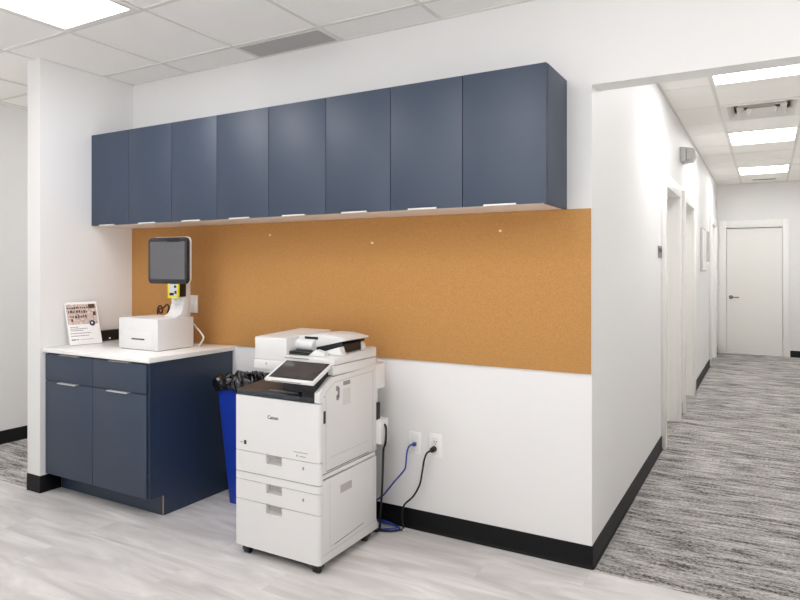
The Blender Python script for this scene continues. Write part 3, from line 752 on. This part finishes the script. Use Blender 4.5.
# ------------------------------------------------------------------ outlets and cables
t = thing('data_outlet', 'white data wall plate with blue cable, left of two', 'outlet', (-.9415, 0, .412), 'wall plates beside the copier')
bobj('cover', (-.979, -.904, -.007, 0, .4115, .5285), PLATE, t, .002)
bobj('insert', (-.966, -.917, -.0085, -.0065, .423, .517), PLATEG, t, .001)
bobj('jack', (-.950, -.930, -.0095, -.008, .452, .474), MARK, t)
t = thing('power_outlet', 'white power outlet with black plug, right of two', 'outlet', (-.818, 0, .405), 'wall plates beside the copier')
bobj('cover', (-.859, -.778, -.007, 0, .4045, .5325), PLATE, t, .002)
bobj('insert', (-.838, -.799, -.0085, -.0065, .423, .514), PLATEG, t, .001)
bm = B()
for x in (-.824, -.812): box(bm, x-.0015, x+.0015, -.0092, -.008, .486, .496)
cyl(bm, (-.818, -.0088, .479), .003, .001, 'Y', 10); obj('sockets', bm, MARKD, t)

t = thing('network_cable', 'thin blue network cable from wall plate to a coil on the floor', 'cable', (-1.05, -.06, 0))
bm = B()
tube(bm, [(-.940,-.030,.4645),(-.952,-.045,.462),(-.966,-.05,.43),(-.974,-.05,.36),(-.985,-.05,.325),(-1.05,-.045,.25),(-1.12,-.045,.165),(-1.165,-.05,.13),(-1.19,-.05,.10),(-1.19,-.05,.03),(-1.17,-.05,.02),(-1.12,-.048,.016),(-1.04,-.048,.014),(-1.005,-.062,.010),(-1.03,-.098,.0055),(-1.09,-.112,.0055),(-1.16,-.10,.0055),(-1.19,-.07,.010),(-1.14,-.045,.026),(-1.06,-.052,.022),(-1.02,-.07,.014),(-1.06,-.105,.013),(-1.12,-.115,.0055),(-1.24,-.12,.0055)], .0045)
obj('jacket', bm, BLUEC, t)
bm = B(); box(bm, -.949, -.931, -.032, -.0097, .456, .472, .003); obj('plug', bm, BLUEC, t)
t = thing('power_cable', 'black power cord hanging from the right outlet to the floor', 'cable', (-.9, -.05, 0))
bm = B()
tube(bm, [(-.822,-.040,.452),(-.843,-.055,.440),(-.860,-.055,.40),(-.874,-.05,.335),(-.893,-.045,.26),(-.935,-.04,.19),(-.985,-.04,.14),(-1.0,-.04,.10),(-1.0,-.042,.04),(-.99,-.05,.010),(-1.0,-.07,.0065),(-1.06,-.12,.0065),(-1.2,-.14,.0065)], .005)
obj('jacket', bm, BLACKC, t)
bm = B(); cyl(bm, (-.824, -.024, .4525), .016, .0295, 'Y', 18, .013); obj('plug', bm, BLACKC, t)
bm = B(); box(bm, -.990, -.978, -.062, -.05, .001, .010, .002); obj('cable_tie', bm, WHITEC, t)
bm = B(); tube(bm, [(-1.082,-.178,.66),(-1.075,-.165,.60),(-1.068,-.135,.54) if False else (-1.035,-.16,.58),(-1.032,-.165,.50),(-1.045,-.165,.46),(-1.048,-.165,.40),(-1.052,-.165,.30),(-1.06,-.16,.20),(-1.075,-.15,.10),(-1.085,-.145,.02),(-1.13,-.15,.0065),(-1.25,-.15,.0065)], .006)
tag(obj('black_cable', bm, BLACKC, None, (-1.06,-.16,0)), 'black cable hanging down the rear corner of the copier', 'cable')

# ------------------------------------------------------------------ world, camera, view
w = bpy.data.worlds.new('world'); bpy.context.scene.world = w; w.use_nodes = True
nt = w.node_tree; bg = nt.nodes['Background']
tc = nt.nodes.new('ShaderNodeTexCoord'); sp = nt.nodes.new('ShaderNodeSeparateXYZ'); mr = nt.nodes.new('ShaderNodeMapRange')
# fill light for the added windows: dim upper half, bright lower half lifts ceiling
mr.inputs[1].default_value = -.05; mr.inputs[2].default_value = .05; mr.inputs[3].default_value = LOWFILL_E; mr.inputs[4].default_value = SKY_E
nt.links.new(tc.outputs['Generated'], sp.inputs[0]); nt.links.new(sp.outputs['Z'], mr.inputs[0]); nt.links.new(mr.outputs[0], bg.inputs[1])
bg.inputs[0].default_value = lin((250,251,255))+(1,)
cam = bpy.data.cameras.new('camera'); co = bpy.data.objects.new('camera', cam); C.objects.link(co)
co.location = (.7129, -3.0726, 1.4158); co.rotation_euler = (PI/2, 0, math.radians(29.689))
cam.sensor_width = 36; cam.lens = 642.666/800*36; cam.shift_y = -(300-268.06)/800; cam.clip_start = .02
s = bpy.context.scene; s.camera = co
s.view_settings.view_transform = 'Standard'; s.view_settings.look = 'None'; s.view_settings.gamma = 1; s.view_settings.use_curve_mapping = False
s.view_settings.exposure = 0.0
s.cycles.max_bounces = 14; s.cycles.diffuse_bounces = 10; s.cycles.glossy_bounces = 5; s.cycles.caustics_reflective = False; s.cycles.caustics_refractive = False
s.cycles.sample_clamp_indirect = 6
